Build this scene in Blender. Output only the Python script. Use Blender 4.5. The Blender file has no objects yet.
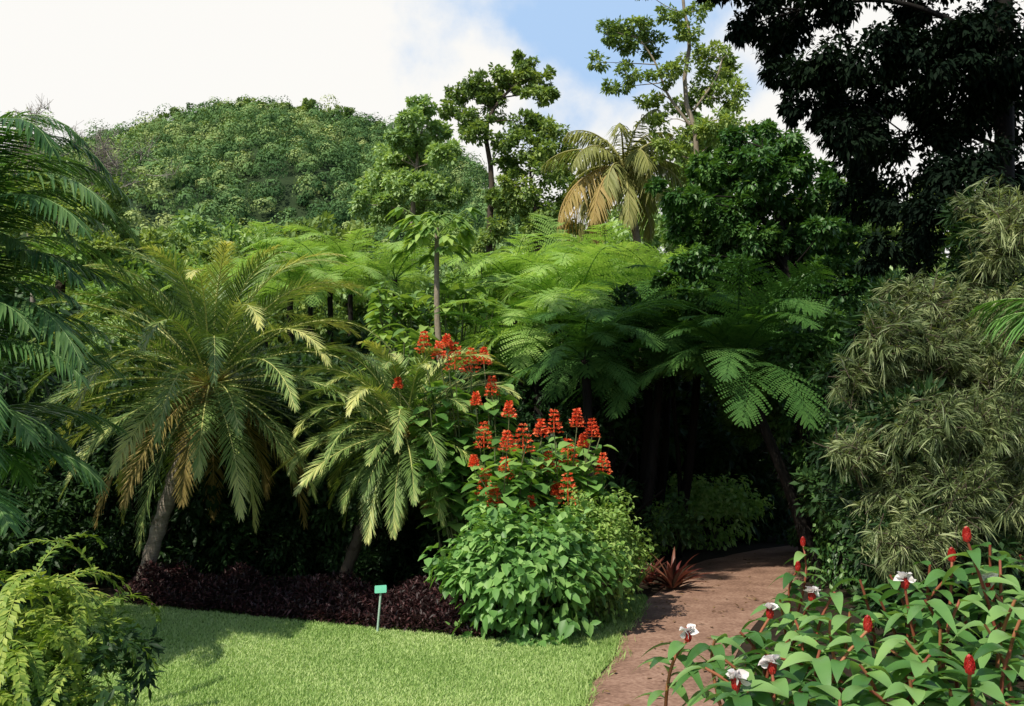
import bpy, math
import numpy as np
from mathutils import Vector
rng = np.random.default_rng(11)
SC = bpy.context.scene
COL = SC.collection
PI = math.pi
F = 910.2; PITCH = math.atan(97/910.0); CH = 1.9
def R(a): return math.radians(a)
def at(px, py, Y):
    x = (px-512)/F; u = (353-py)/F
    yd = math.cos(PITCH)-u*math.sin(PITCH); zd = math.sin(PITCH)+u*math.cos(PITCH)
    t = Y/yd
    return np.array([x*t, Y, CH+zd*t])
def ground(px, Y):
    return np.array([(px-512)/F*Y*1.006, Y, 0.0])
def nrm(a): return a/(np.linalg.norm(a, axis=-1, keepdims=True)+1e-9)
Z = np.array([0, 0, 1.0])
def rnd(n): return rng.random(n)
def rdir(n): return nrm(rng.normal(size=(n, 3)))

# ------------------------------------------------------------------ objects
def wloc(o):
    l = np.zeros(3)
    while o is not None:
        l += np.array(o.location); o = o.parent
    return l
class MB:
    def __init__(s): s.v = []; s.f = []; s.r = []; s.n = 0
    def add(s, V, Fc, r):
        V = np.asarray(V, float).reshape(-1, 3); Fc = np.asarray(Fc, int)
        s.v.append(V); s.f.append(Fc+s.n)
        s.r.append(np.broadcast_to(np.asarray(r, float), (len(V),)).copy()); s.n += len(V)
    def build(s, name, mat, parent=None, origin=None, smooth=False):
        V = np.concatenate(s.v); r = np.concatenate(s.r)
        if parent is not None: V = V-wloc(parent)
        elif origin is not None: V = V-np.asarray(origin, float)
        li = np.concatenate([f.ravel() for f in s.f])
        lt = np.concatenate([np.full(len(f), f.shape[1]) for f in s.f])
        ls = np.concatenate([[0], np.cumsum(lt)[:-1]])
        me = bpy.data.meshes.new(name)
        me.vertices.add(len(V)); me.vertices.foreach_set('co', V.astype(np.float32).ravel())
        me.loops.add(len(li)); me.loops.foreach_set('vertex_index', li.astype(np.int32))
        me.polygons.add(len(lt)); me.polygons.foreach_set('loop_start', ls.astype(np.int32))
        if smooth: me.polygons.foreach_set('use_smooth', np.ones(len(lt), bool))
        me.update(calc_edges=True)
        a = me.attributes.new('rnd', 'FLOAT', 'POINT'); a.data.foreach_set('value', r.astype(np.float32))
        me.materials.append(mat)
        o = bpy.data.objects.new(name, me); COL.objects.link(o)
        if parent is not None: o.parent = parent
        elif origin is not None: o.location = origin
        return o
def tag(o, label=None, cat=None, group=None, kind=None):
    if label: o['label'] = label
    if cat: o['category'] = cat
    if group: o['group'] = group
    if kind: o['kind'] = kind
    return o
def thing(name, label, cat, loc=(0, 0, 0), group=None):
    o = bpy.data.objects.new(name, None); COL.objects.link(o); o.location = loc
    o.empty_display_size = .2
    return tag(o, label, cat, group)
def dup(o, parent=None):
    c = o.copy(); COL.objects.link(c); c.parent = parent
    for ch in list(o.children): dup(ch, c)
    return c

# ------------------------------------------------------------------ materials
def leafmat(name, c0, c1, c2, rough=.5, trans=.3, spec=.35, nscale=2.0, tcol=None, stops=(0, .5, 1), gain=1.0):
    c0, c1, c2 = [tuple(min(.92, q*gain) for q in c) for c in (c0, c1, c2)]
    m = bpy.data.materials.new(name); m.use_nodes = True
    N = m.node_tree.nodes; Lk = m.node_tree.links; N.clear()
    out = N.new('ShaderNodeOutputMaterial')
    at_ = N.new('ShaderNodeAttribute'); at_.attribute_name = 'rnd'
    tc = N.new('ShaderNodeTexCoord'); nz = N.new('ShaderNodeTexNoise'); nz.inputs['Scale'].default_value = nscale; nz.inputs['Detail'].default_value = 3
    Lk.new(tc.outputs['Object'], nz.inputs['Vector'])
    ma = N.new('ShaderNodeMath'); ma.operation = 'MULTIPLY_ADD'; ma.inputs[1].default_value = .6; ma.inputs[2].default_value = -.3
    Lk.new(nz.outputs['Fac'], ma.inputs[0])
    ad = N.new('ShaderNodeMath'); ad.operation = 'ADD'; Lk.new(at_.outputs['Fac'], ad.inputs[0]); Lk.new(ma.outputs[0], ad.inputs[1])
    cr = N.new('ShaderNodeValToRGB'); e = cr.color_ramp.elements
    e[0].position = stops[0]; e[0].color = (*c0, 1); e[1].position = stops[2]; e[1].color = (*c2, 1)
    mid = e.new(stops[1]); mid.color = (*c1, 1)
    Lk.new(ad.outputs[0], cr.inputs['Fac'])
    p = N.new('ShaderNodeBsdfPrincipled'); p.inputs['Roughness'].default_value = rough
    p.inputs['Specular IOR Level'].default_value = spec
    Lk.new(cr.outputs['Color'], p.inputs['Base Color'])
    if trans > 0:
        t = N.new('ShaderNodeBsdfTranslucent')
        mx = N.new('ShaderNodeMixRGB'); mx.blend_type = 'MULTIPLY'; mx.inputs[0].default_value = 1; mx.inputs[2].default_value = (*(tcol or (1.5, 1.5, .55)), 1)
        Lk.new(cr.outputs['Color'], mx.inputs[1]); Lk.new(mx.outputs[0], t.inputs['Color'])
        ms = N.new('ShaderNodeMixShader'); ms.inputs[0].default_value = trans
        Lk.new(p.outputs[0], ms.inputs[1]); Lk.new(t.outputs[0], ms.inputs[2]); Lk.new(ms.outputs[0], out.inputs[0])
    else: Lk.new(p.outputs[0], out.inputs[0])
    return m
def surfmat(name, cols, scale, rough=.85, bump=.3, stretch=(1, 1, 1), spec=.2, scale2=None):
    m = bpy.data.materials.new(name); m.use_nodes = True
    N = m.node_tree.nodes; Lk = m.node_tree.links
    p = N['Principled BSDF']; p.inputs['Roughness'].default_value = rough; p.inputs['Specular IOR Level'].default_value = spec
    tc = N.new('ShaderNodeTexCoord'); mp = N.new('ShaderNodeMapping'); mp.inputs['Scale'].default_value = stretch
    Lk.new(tc.outputs['Object'], mp.inputs[0])
    nz = N.new('ShaderNodeTexNoise'); nz.inputs['Scale'].default_value = scale; nz.inputs['Detail'].default_value = 8; nz.inputs['Roughness'].default_value = .65
    Lk.new(mp.outputs[0], nz.inputs['Vector'])
    n2 = N.new('ShaderNodeTexNoise'); n2.inputs['Scale'].default_value = scale2 or scale*9; n2.inputs['Detail'].default_value = 4
    Lk.new(mp.outputs[0], n2.inputs['Vector'])
    mixf = N.new('ShaderNodeMath'); mixf.operation = 'MULTIPLY_ADD'; mixf.inputs[1].default_value = .45
    sc = N.new('ShaderNodeMath'); sc.operation = 'MULTIPLY'; sc.inputs[1].default_value = .55
    Lk.new(nz.outputs['Fac'], sc.inputs[0]); Lk.new(n2.outputs['Fac'], mixf.inputs[0]); Lk.new(sc.outputs[0], mixf.inputs[2])
    cr = N.new('ShaderNodeValToRGB'); e = cr.color_ramp.elements
    e[0].position = .32; e[0].color = (*cols[0], 1); e[1].position = .68; e[1].color = (*cols[-1], 1)
    for i, c in enumerate(cols[1:-1]):
        q = e.new(.32+.36*(i+1)/(len(cols)-1)); q.color = (*c, 1)
    Lk.new(mixf.outputs[0], cr.inputs['Fac']); Lk.new(cr.outputs['Color'], p.inputs['Base Color'])
    b = N.new('ShaderNodeBump'); b.inputs['Strength'].default_value = bump; b.inputs['Distance'].default_value = .02
    Lk.new(mixf.outputs[0], b.inputs['Height']); Lk.new(b.outputs[0], p.inputs['Normal'])
    return m

M = {}
M['soil'] = surfmat('soil_mat', [(.012, .009, .006), (.03, .022, .014), (.05, .035, .02)], 2.0, bump=.6)
M['path'] = surfmat('path_mat', [(.13, .072, .05), (.29, .172, .122), (.46, .30, .22)], 1.7, bump=.4, scale2=30)
M['lawn'] = surfmat('lawn_mat', [(.08, .17, .03), (.16, .28, .06)], 1.5, bump=.5)
M['grass'] = leafmat('grass_mat', (.21, .35, .08), (.41, .56, .19), (.65, .74, .36), .6, .3, .2, .7, (1.2, 1.2, .6))
M['hill'] = surfmat('hill_mat', [(.015, .03, .01), (.035, .06, .02)], .1, bump=0)
M['forest'] = leafmat('forest_mat', (.055, .12, .045), (.16, .275, .10), (.37, .44, .17), .8, .15, .05, .05)
M['bark'] = surfmat('bark_mat', [(.03, .022, .016), (.09, .07, .05)], 6, bump=.6, stretch=(1, 1, .25))
M['pale_bark'] = surfmat('pale_bark_mat', [(.14, .11, .08), (.34, .29, .22)], 6, bump=.5, stretch=(1, 1, .4))
M['dark_bark'] = surfmat('dark_bark_mat', [(.006, .005, .004), (.016, .013, .010)], 6, bump=.6, stretch=(1, 1, .25))
M['palm_bark'] = surfmat('palm_bark_mat', [(.16, .125, .10), (.50, .43, .36)], 4, bump=.9, stretch=(1, 1, 5))
M['date'] = leafmat('date_palm_mat', (.04, .082, .024), (.155, .232, .066), (.54, .52, .2), .42, .22, .4, 1.0, gain=1.35)
M['dry'] = leafmat('dry_frond_mat', (.17, .15, .04), (.34, .26, .08), (.5, .36, .14), .6, .3, .3, 1.0)
M['areca'] = leafmat('areca_mat', (.028, .09, .03), (.10, .22, .068), (.27, .41, .15), .42, .3, .35, 1.0)
M['spray'] = leafmat('spray_mat', (.07, .14, .025), (.22, .33, .055), (.48, .54, .12), .5, .3, .3, 3.0)
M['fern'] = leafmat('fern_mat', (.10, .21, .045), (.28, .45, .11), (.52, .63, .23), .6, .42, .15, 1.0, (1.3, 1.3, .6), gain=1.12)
M['fern_dark'] = leafmat('fern_dark_mat', (.03, .09, .02), (.075, .18, .042), (.15, .29, .07), .6, .38, .15, 1.0)  # darkened copy of the fern colour, stands in for shade
M['purple'] = leafmat('purple_mat', (.012, .006, .006), (.036, .015, .016), (.13, .055, .055), .5, .15, .35, 4.0, (1.5, .7, .8))
M['bush'] = leafmat('bush_mat', (.06, .15, .035), (.14, .29, .075), (.30, .47, .15), .45, .28, .35, 3.0, gain=1.1)
M['bush_fine'] = leafmat('bush_fine_mat', (.09, .17, .035), (.2, .33, .07), (.38, .5, .15), .5, .3, .3, 3.0, gain=1.1)
M['lit'] = leafmat('bright_shrub_mat', (.2, .38, .08), (.34, .55, .15), (.55, .7, .28), .5, .3, .3, 3.0)  # leaf colour raised to stand in for light missing under the ferns
M['pagoda'] = leafmat('pagoda_leaf_mat', (.045, .12, .03), (.13, .27, .065), (.28, .44, .12), .5, .3, .3, 2.0, gain=1.15)
M['red'] = leafmat('red_flower_mat', (.52, .04, .014), (.84, .13, .045), (.94, .28, .11), .5, .25, .3, 8.0, (1.2, .7, .6))
M['stem'] = leafmat('stem_mat', (.06, .09, .03), (.10, .12, .05), (.16, .16, .07), .6, 0, .3)
M['red_stem'] = leafmat('red_stem_mat', (.2, .055, .03), (.3, .09, .05), (.36, .16, .07), .5, 0, .3)
M['costus'] = leafmat('costus_mat', (.045, .13, .03), (.11, .25, .065), (.27, .44, .14), .32, .25, .6, 4.0)
M['cone'] = leafmat('cone_mat', (.22, .010, .01), (.42, .02, .018), (.55, .06, .04), .35, 0, .5, 12.)
M['petal'] = leafmat('petal_mat', (.75, .68, .66), (.85, .82, .8), (.9, .88, .86), .6, .25, .3, 5., (1, 1, 1))
M['coco'] = leafmat('coco_mat', (.12, .14, .04), (.26, .28, .085), (.46, .43, .17), .5, .3, .3, .5)
M['mid'] = leafmat('mid_leaf_mat', (.055, .125, .03), (.15, .26, .065), (.32, .44, .12), .5, .3, .25, .6, gain=1.2)
M['pale'] = leafmat('pale_leaf_mat', (.10, .18, .07), (.23, .34, .14), (.40, .5, .24), .5, .3, .25, .6, gain=1.25)
M['tall'] = leafmat('tall_leaf_mat', (.05, .095, .03), (.14, .21, .06), (.33, .39, .12), .5, .3, .25, .6, gain=1.35)
M['glossy'] = leafmat('glossy_leaf_mat', (.02, .065, .016), (.06, .15, .036), (.17, .31, .08), .42, .28, .4, .9)
M['shadow'] = leafmat('shadow_leaf_mat', (.002, .006, .003), (.006, .014, .007), (.014, .028, .011), .7, .1, .06, 1.0)  # near-black leaves: underside shade put into the base colour
M['thick'] = leafmat('thicket_mat', (.010, .028, .010), (.025, .062, .018), (.062, .13, .034), .5, .25, .25, 1.0)  # undergrowth gloom painted in as a dark leaf colour
M['needle'] = leafmat('needle_mat', (.045, .07, .024), (.18, .235, .095), (.48, .52, .26), .45, .25, .35, 1.5)
M['twig'] = leafmat('twig_mat', (.13, .115, .1), (.22, .2, .17), (.33, .3, .26), .8, 0, .1)
M['bromel'] = leafmat('bromeliad_mat', (.03, .02, .012), (.13, .03, .028), (.26, .12, .07), .4, .2, .4, 4.0, (1.3, .8, .7))
M['sign'] = surfmat('sign_mat', [(.10, .42, .27), (.14, .50, .33)], 5, .4, 0)
M['signpost'] = surfmat('sign_post_mat', [(.28, .42, .33), (.38, .5, .42)], 8, .5, .1)
M['litter'] = leafmat('litter_mat', (.08, .045, .025), (.20, .12, .05), (.34, .25, .10), .7, .1, .2)

# ------------------------------------------------------------------ shapes
def rhomb(mb, P, D, N, L, W, fold=.25, r=.5, wide=.45):
    n = len(P); D = nrm(D); S = nrm(np.cross(D, N)); U = np.cross(S, D)
    L = np.broadcast_to(L, (n,))[:, None]; W = np.broadcast_to(W, (n,))[:, None]
    a = P; t = P+D*L
    l = P+D*L*wide-S*W*.5+U*W*fold; q = P+D*L*wide+S*W*.5+U*W*fold
    V = np.stack([a, l, t, q], 1)
    i = np.arange(n)[:, None]*4
    Fc = np.concatenate([i+np.array([[0, 3, 2]]), i+np.array([[0, 2, 1]])])
    mb.add(V, Fc, np.repeat(np.broadcast_to(r, (n,)), 4))
def prof_leaf(t): return np.sin(PI*np.clip(t, 0, 1)**.8)**.8+.03
def prof_strap(t): return np.where(t < .08, .5, 1)*(1-t**2.2)+.03
def leaf(mb, P, D, N, L, W, k=3, droop=.2, fold=.2, r=.5, prof=prof_leaf):
    n = len(P); D = nrm(D); S = nrm(np.cross(D, N)); U = np.cross(S, D)
    L = np.broadcast_to(L, (n,)); W = np.broadcast_to(W, (n,)); dr = np.broadcast_to(droop, (n,))
    t = np.linspace(0, 1, k+1); pr = prof(t)
    mid = P[:, None]+D[:, None]*(L[:, None]*t)[..., None]-Z*(dr*L)[:, None, None]*(t**2)[None, :, None]
    side = S[:, None]*(W[:, None]*pr*.5)[..., None]; up = U[:, None]*(W[:, None]*pr*fold)[..., None]
    V = np.stack([mid-side+up, mid, mid+side+up], 2)     # n,k+1,3,3
    i = np.arange(n)[:, None]*(3*(k+1)); fs = []
    for j in range(k):
        b = 3*j
        fs += [i+np.array([[b, b+1, b+4, b+3]]), i+np.array([[b+1, b+2, b+5, b+4]])]
    mb.add(V, np.concatenate(fs), np.repeat(np.broadcast_to(r, (n,)), 3*(k+1)))
def tube(mb, pts, rad, sides=7, r=.5):
    pts = np.asarray(pts, float); m = len(pts); rad = np.broadcast_to(rad, (m,))
    T = nrm(np.gradient(pts, axis=0))
    ref = np.array([1.0, 0, 0]) if abs(T[:, 0]).mean() < .7 else np.array([0, 1.0, 0])
    A = nrm(np.cross(T, ref)); B = np.cross(T, A)
    th = np.linspace(0, 2*PI, sides, endpoint=False)
    V = pts[:, None]+(A[:, None]*np.cos(th)[None, :, None]+B[:, None]*np.sin(th)[None, :, None])*rad[:, None, None]
    i = np.arange(m-1)[:, None]*sides; j = np.arange(sides)[None]; j2 = (j+1) % sides
    Fc = np.stack([i+j, i+j2, i+sides+j2, i+sides+j], -1).reshape(-1, 4)
    mb.add(V, Fc, r)
def curve(p0, p1, sag=0.0, m=8, side=None):
    t = np.linspace(0, 1, m)[:, None]; p = p0*(1-t)+p1*t
    p = p+Z*sag*np.sin(PI*t)
    if side is not None: p = p+side*np.sin(PI*t)
    return p
def smoothpts(P, m=14):
    P = np.asarray(P, float); n = len(P); s = np.linspace(0, n-1, m); out = []
    for q in s:
        i = min(int(q), n-2); u = q-i
        p0 = P[max(i-1, 0)]; p1 = P[i]; p2 = P[i+1]; p3 = P[min(i+2, n-1)]
        out.append(.5*((2*p1)+(-p0+p2)*u+(2*p0-5*p1+4*p2-p3)*u*u+(-p0+3*p1-3*p2+p3)*u**3))
    return np.array(out)
def rachis(base, az, el, L, bend, m=14, pw=1.2):
    t = np.linspace(0, 1, m); e = np.maximum(el-bend*t**pw, -1.45)
    T = np.stack([np.cos(e)*math.cos(az), np.cos(e)*math.sin(az), np.sin(e)], 1)
    P = np.asarray(base, float)+np.concatenate([[np.zeros(3)], np.cumsum(T[:-1]*L/(m-1), 0)])
    return t, P, T
def ip(x, t, A): return np.stack([np.interp(x, t, A[:, i]) for i in range(3)], 1)
def frond(mb, base, az, el, L, bend, nl=40, ll=.3, lw=.025, v=.4, vj=.3, sw0=1.2, sw1=.5, ld=.2, t0=.12, k=2, rr=.012, rb=.4, rs=.4, prof=prof_strap, twist=0, taper=.7, pw=1.2, tipc=.15):
    t, P, T = rachis(base, az, el, L, bend, pw=pw)
    tube(mb, P, np.linspace(rr, rr*.2, len(P)), 5, .9)
    x = np.concatenate([np.linspace(t0, 1, nl)]*2); x = np.clip(x+rng.normal(size=2*nl)*.25/nl, 0, 1)
    sg = np.repeat([1., -1.], nl)[:, None]
    Pp = ip(x, t, P); Tn = nrm(ip(x, t, T)); S = np.array([math.sin(az), -math.cos(az), 0.])[None].repeat(2*nl, 0)
    U = np.cross(S, Tn)
    if twist:
        S, U = S*math.cos(twist)+U*math.sin(twist), U*math.cos(twist)-S*math.sin(twist)
    sw = (sw0+(sw1-sw0)*x+rng.normal(size=2*nl)*.08)[:, None]; vv = (v+rng.normal(size=2*nl)*vj)[:, None]
    D = Tn*np.cos(sw)+(S*sg*np.cos(vv)+U*np.sin(vv))*np.sin(sw)
    q = (x-t0)/(1-t0); le = ll*np.clip(np.sin(PI*(.13+.83*np.clip(q, 0, 1)))**taper, .25, 1)*(.85+.3*rnd(2*nl))
    leaf(mb, Pp, D, U, le, lw, k, ld*(.6+.8*rnd(2*nl)), .15, np.clip(rb+rs*(rnd(2*nl)-.5)+tipc*(q-.5), 0, 1), prof)
def fernfrond(mb, base, az, el, L, bend, npn=21, n2=11, pl=.56, pw_=.08, rb=.5):
    t, P, T = rachis(base, az, el, L, bend)
    tube(mb, P, np.linspace(.016, .004, len(P)), 5, .2)
    x = np.concatenate([np.linspace(.14, .99, npn)]*2); sg = np.repeat([1., -1.], npn)[:, None]
    Pp = ip(x, t, P); Tn = nrm(ip(x, t, T)); S = np.array([math.sin(az), -math.cos(az), 0.])[None].repeat(2*npn, 0); U = np.cross(S, Tn)
    sw = (1.25-.6*x+rng.normal(size=2*npn)*.05)[:, None]; v = rng.normal(size=(2*npn, 1))*.1+.06
    D = nrm(Tn*np.cos(sw)+(S*sg*np.cos(v)+U*np.sin(v))*np.sin(sw))
    q = (x-.14)/.86; le = pl*np.clip(np.sin(PI*(.2+.79*q))**.8, .06, 1)
    B = nrm(np.cross(U, D)); prn = rb+.25*(rnd(2*npn)-.5)
    leaf(mb, Pp, D, U, le, .012, 2, .16, 0, prn)
    y = np.linspace(.06, 1, n2)
    for s2 in (1, -1):
        PP = Pp[:, None]+D[:, None]*(le[:, None]*y)[..., None]-Z*(.16*le[:, None]*y**2)[..., None]
        DD = nrm(D*.45)[:, None]*.5+B[:, None]*s2*.9-Z*.12
        LL = (pw_*(le/pl)**.5)[:, None]*(1-.75*y**1.5)[None]
        nn = 2*npn*n2
        rhomb(mb, PP.reshape(-1, 3), np.broadcast_to(DD, PP.shape).reshape(-1, 3)+rng.normal(size=(nn, 3))*.08, np.repeat(U, n2, 0), LL.reshape(-1), LL.reshape(-1)*.0+.036, .1, np.repeat(prn, n2)+.2*(rnd(nn)-.5))
def fill(mb, c, Rr, n, L, W, sub=7, down=.3, up=.7, k=1, droop=.3, spread=.5, jit=.35, out=.7, cb=None):
    """leaves gathered around several sub-centres inside an ellipsoid"""
    c = np.asarray(c, float); Rr = np.broadcast_to(np.asarray(Rr, float), (3,))
    sc = c+rdir(sub)*Rr*(.35+.6*rnd(sub)**.6)[:, None]
    sr = .55+.5*rnd(sub); cb = rng.random() if cb is None else cb; sb = rnd(sub)
    n = int(n); id_ = rng.integers(0, sub, n)
    u = rdir(n); P = sc[id_]+u*Rr*(spread*sr[id_]*rnd(n)**.45)[:, None]
    o = nrm((P-c)/Rr)
    D = nrm(u*out*.6+o*out*.6+rdir(n)*.7-Z*down); N = nrm(Z*up+u*.6+rdir(n)*jit)
    r = np.clip(.3*cb+.35*sb[id_]+.35*rnd(n), 0, 1)
    Ln = L*(.7+.6*rnd(n)); Wn = W*(.75+.5*rnd(n))
    if k == 1: rhomb(mb, P, D, N, Ln, Wn, .18, r)
    else: leaf(mb, P, D, N, Ln, Wn, k, droop, .15, r)

def tree_px(name, label, cat, Y, trunks, clumps, n, L, W, lm, bm, group=None, depth=1.0, k=1, down=.3, sub=7, flat=.8, limb=.03, spread=.5, zbase=0, sat=0, extra=()):
    p0 = ground(trunks[0][0][0][0], Y); p0[2] = zbase
    t = thing(name, label, cat, p0, group)
    tb = MB(); allp = []
    for i, (pl, r0, r1) in enumerate(trunks):
        pts = [at(a, b, Y) if b is not None else np.array([*ground(a, Y)[:2], zbase-.1]) for a, b in pl]
        sp = smoothpts(pts, 12); tube(tb, sp, np.linspace(r0, r1, 12), 9, rng.random()); allp.append(sp)
    allp = np.concatenate(allp); cm = MB()
    mr = np.mean([c[2] for c in clumps])
    for (px, py, r) in clumps:
        c = at(px, py, Y+rng.uniform(-1, 1)*depth); Rm = r*Y/F
        d = np.linalg.norm(allp-c, axis=1)+np.where(allp[:, 2] > c[2], 3*Rm, 0)+np.where(allp[:, 2] < c[2]-6*Rm, 5*Rm, 0)
        q = allp[np.argmin(d)]
        lc = curve(q, c, .1*Rm, 8, rng.normal(size=3)*.18*Rm)
        tube(tb, lc, np.linspace(limb, limb*.3, 8), 5, rng.random())
        cs = rng.random(); f = 1/(1+.35*sat)
        fill(cm, c, (Rm, Rm*1.1, Rm*flat), n*f*(r/mr)**1.7, L, W, sub, down, k=k, spread=spread, cb=cs)
        for z in range(sat):
            a = lc[rng.integers(3, 8)] if z % 2 else c
            c2 = a+rdir(1)[0]*np.array([1.25, 1, .85])*Rm*rng.uniform(.7, 1.35); r2 = Rm*rng.uniform(.3, .6)
            tube(tb, curve(a, c2, .05*Rm, 5), np.linspace(limb*.4, limb*.15, 5), 4, rng.random())
            fill(cm, c2, (r2, r2*1.1, r2*flat), n*f*.38*(r/mr)**1.7, L, W, 4, down, k=k, spread=spread+.15, cb=cs)
    for (x, y, z, Rm) in extra:
        c = np.array([x, y, z]); q = allp[np.argmax(allp[:, 2])]; tube(tb, curve(q, c, .5, 10), np.linspace(limb*5, limb, 10), 6, .5)
        fill(cm, c, (Rm, Rm, Rm*.6), n*1.2, L*1.5, W*1.6, sub+4, down, k=1, spread=.4)
    tb.build('trunk', bm, t, smooth=True); cm.build('crown', lm, t)
    return t

# ------------------------------------------------------------------ camera, light, sky
cam = bpy.data.cameras.new('camera'); cam.lens = 32; cam.sensor_width = 36; cam.clip_end = 3000; cam.clip_start = .05
co = bpy.data.objects.new('camera', cam); COL.objects.link(co); co.location = (0, 0, CH); co.rotation_euler = (PI/2+PITCH, 0, 0)
SC.camera = co
SC.view_settings.view_transform = 'Standard'; SC.view_settings.look = 'None'; SC.view_settings.exposure = 0
sd = Vector((-.60, -.80, 1.08)).normalized()
sl = bpy.data.lights.new('sun', 'SUN'); sl.energy = 5.0; sl.angle = R(.5); sl.color = (1, .935, .80)
so = bpy.data.objects.new('sun', sl); COL.objects.link(so); so.rotation_euler = sd.to_track_quat('Z', 'Y').to_euler(); so.location = (-20, -20, 40)
w = bpy.data.worlds.new('World'); SC.world = w; w.use_nodes = True
N = w.node_tree.nodes; Lk = w.node_tree.links; N.clear()
wo = N.new('ShaderNodeOutputWorld'); bg = N.new('ShaderNodeBackground'); bg.inputs[1].default_value = .14
st = N.new('ShaderNodeTexSky'); st.sky_type = 'NISHITA'; st.sun_disc = False; st.sun_elevation = math.asin(sd.z); st.sun_rotation = math.atan2(sd.x, sd.y)
Lk.new(st.outputs[0], bg.inputs[0])
cb_ = N.new('ShaderNodeBackground'); cb_.inputs[1].default_value = .98
tc = N.new('ShaderNodeTexCoord'); sp_ = N.new('ShaderNodeSeparateXYZ'); Lk.new(tc.outputs['Generated'], sp_.inputs[0])
def mth(op, a, b=None, c=None):
    n = N.new('ShaderNodeMath'); n.operation = op
    for i, q in enumerate((a, b, c)):
        if q is None: continue
        if isinstance(q, (int, float)): n.inputs[i].default_value = q
        else: Lk.new(q, n.inputs[i])
    return n.outputs[0]
def sstep(x, a, b):
    n = N.new('ShaderNodeMapRange'); n.interpolation_type = 'SMOOTHSTEP'; Lk.new(x, n.inputs[0]); n.inputs[1].default_value = a; n.inputs[2].default_value = b
    return n.outputs[0]
nz = N.new('ShaderNodeTexNoise'); nz.inputs['Scale'].default_value = 7; nz.inputs['Detail'].default_value = 7; nz.inputs['Roughness'].default_value = .55
Lk.new(tc.outputs['Generated'], nz.inputs['Vector'])
dx = mth('DIVIDE', mth('SUBTRACT', sp_.outputs[0], .085), .17); dz = mth('DIVIDE', mth('SUBTRACT', sp_.outputs[2], .45), .115)
e = mth('SQRT', mth('ADD', mth('MULTIPLY', dx, dx), mth('MULTIPLY', dz, dz)))
e = mth('ADD', e, mth('MULTIPLY', mth('SUBTRACT', nz.outputs['Fac'], .5), 2.2))
cm_ = N.new('ShaderNodeMixRGB'); cm_.inputs[1].default_value = (.45, .65, .94, 1); cm_.inputs[2].default_value = (1, .985, .95, 1)
Lk.new(sstep(e, .5, 1.15), cm_.inputs[0]); Lk.new(cm_.outputs[0], cb_.inputs[0])
cf = mth('MULTIPLY', sstep(sp_.outputs[1], .2, .6), mth('SUBTRACT', 1.0, sstep(sp_.outputs[2], .5, .75)))
mx = N.new('ShaderNodeMixShader'); Lk.new(cf, mx.inputs[0]); Lk.new(bg.outputs[0], mx.inputs[1]); Lk.new(cb_.outputs[0], mx.inputs[2]); Lk.new(mx.outputs[0], wo.inputs[0])

# ------------------------------------------------------------------ ground, path, lawn
g = MB(); S_ = 900
g.add([(-S_, -200, 0), (S_, -200, 0), (S_, 1200, 0), (-S_, 1200, 0)], [[0, 1, 2, 3]], .5)
tag(g.build('ground', M['soil']), kind='structure', label='dark bare soil beneath the planting', cat='ground')
PY = np.array([-2, 2, 5, 7.2, 9, 11.5, 13.3, 15, 16.5, 18, 20, 24]); PL = np.array([-1.3, -.55, .1, .58, 1.0, 1.62, 2.2, 2.8, 3.6, 5.0, 7.0, 11.0]); PR = np.array([-.3, .4, 1.05, 1.62, 2.15, 3.2, 4.2, 4.9, 5.6, 6.8, 8.6, 12.6])
ys = np.linspace(-2, 24, 60); pl_ = np.interp(ys, PY, PL); pr_ = np.interp(ys, PY, PR)
ker = np.ones(5)/5
pl_ = np.convolve(np.pad(pl_, 2, 'edge'), ker, 'valid'); pr_ = np.convolve(np.pad(pr_, 2, 'edge'), ker, 'valid')
pl_ = pl_+.04*np.sin(ys*3.1)+.03*np.sin(ys*7.3)
def pathL(y): return np.interp(y, ys, pl_)
g = MB(); rows = []
for f in np.linspace(0, 1, 5): rows.append(np.stack([pl_+(pr_-pl_)*f, ys, np.full(60, .006+.02*4*f*(1-f))], 1))
V = np.stack(rows, 1).reshape(-1, 3); i = np.arange(59)[:, None]*5; j = np.arange(4)[None]
g.add(V, np.stack([i+j, i+j+1, i+j+6, i+j+5], -1).reshape(-1, 4), .5)
tag(g.build('path', M['path'], smooth=True), kind='structure', label='reddish brown garden path curving into the trees', cat='path')
HX = np.array([-7, -4.4, -.3, .35, .9, 1.1]); HY = np.array([12.6, 11.2, 9.3, 9.2, 10.6, 11.9])
def lawn_back(x): return np.interp(x, HX, HY)
g = MB(); n = 46; xs = np.linspace(-8, 1.75, n); fr = []
for x in xs:
    yb = lawn_back(x)+.35; y0 = -2 if x < -1.3 else float(np.interp(x, pl_, ys))
    fr.append((x, min(y0, yb), .014)); fr.append((x, yb, .014))
i = np.arange(n-1)[:, None]*2
g.add(fr, (i+np.array([[0, 2, 3, 1]])), .5)
tag(g.build('lawn', M['lawn']), kind='structure', label='sunlit mown lawn in front of the purple hedge', cat='lawn')
g = MB(); nb = 240000
bx = rng.uniform(-5.6, 1.7, nb); by = 6.0+6.2*rnd(nb)**1.25
ok = (by < lawn_back(bx)+.1) & (bx < pathL(by)+.06*rng.normal(size=nb)+.03*np.sin(by*9)-.02); bx = bx[ok]; by = by[ok]; nb = len(bx)
P = np.stack([bx, by, np.full(nb, .012)], 1); D = nrm(Z+rng.normal(size=(nb, 3))*np.array([.6, .6, .1]))
pat = .5+.5*np.sin(bx*2.1+np.sin(by*1.7))*np.sin(by*2.6+bx)
edge = np.clip((pathL(by)-bx)/.35, 0, 1)
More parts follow.
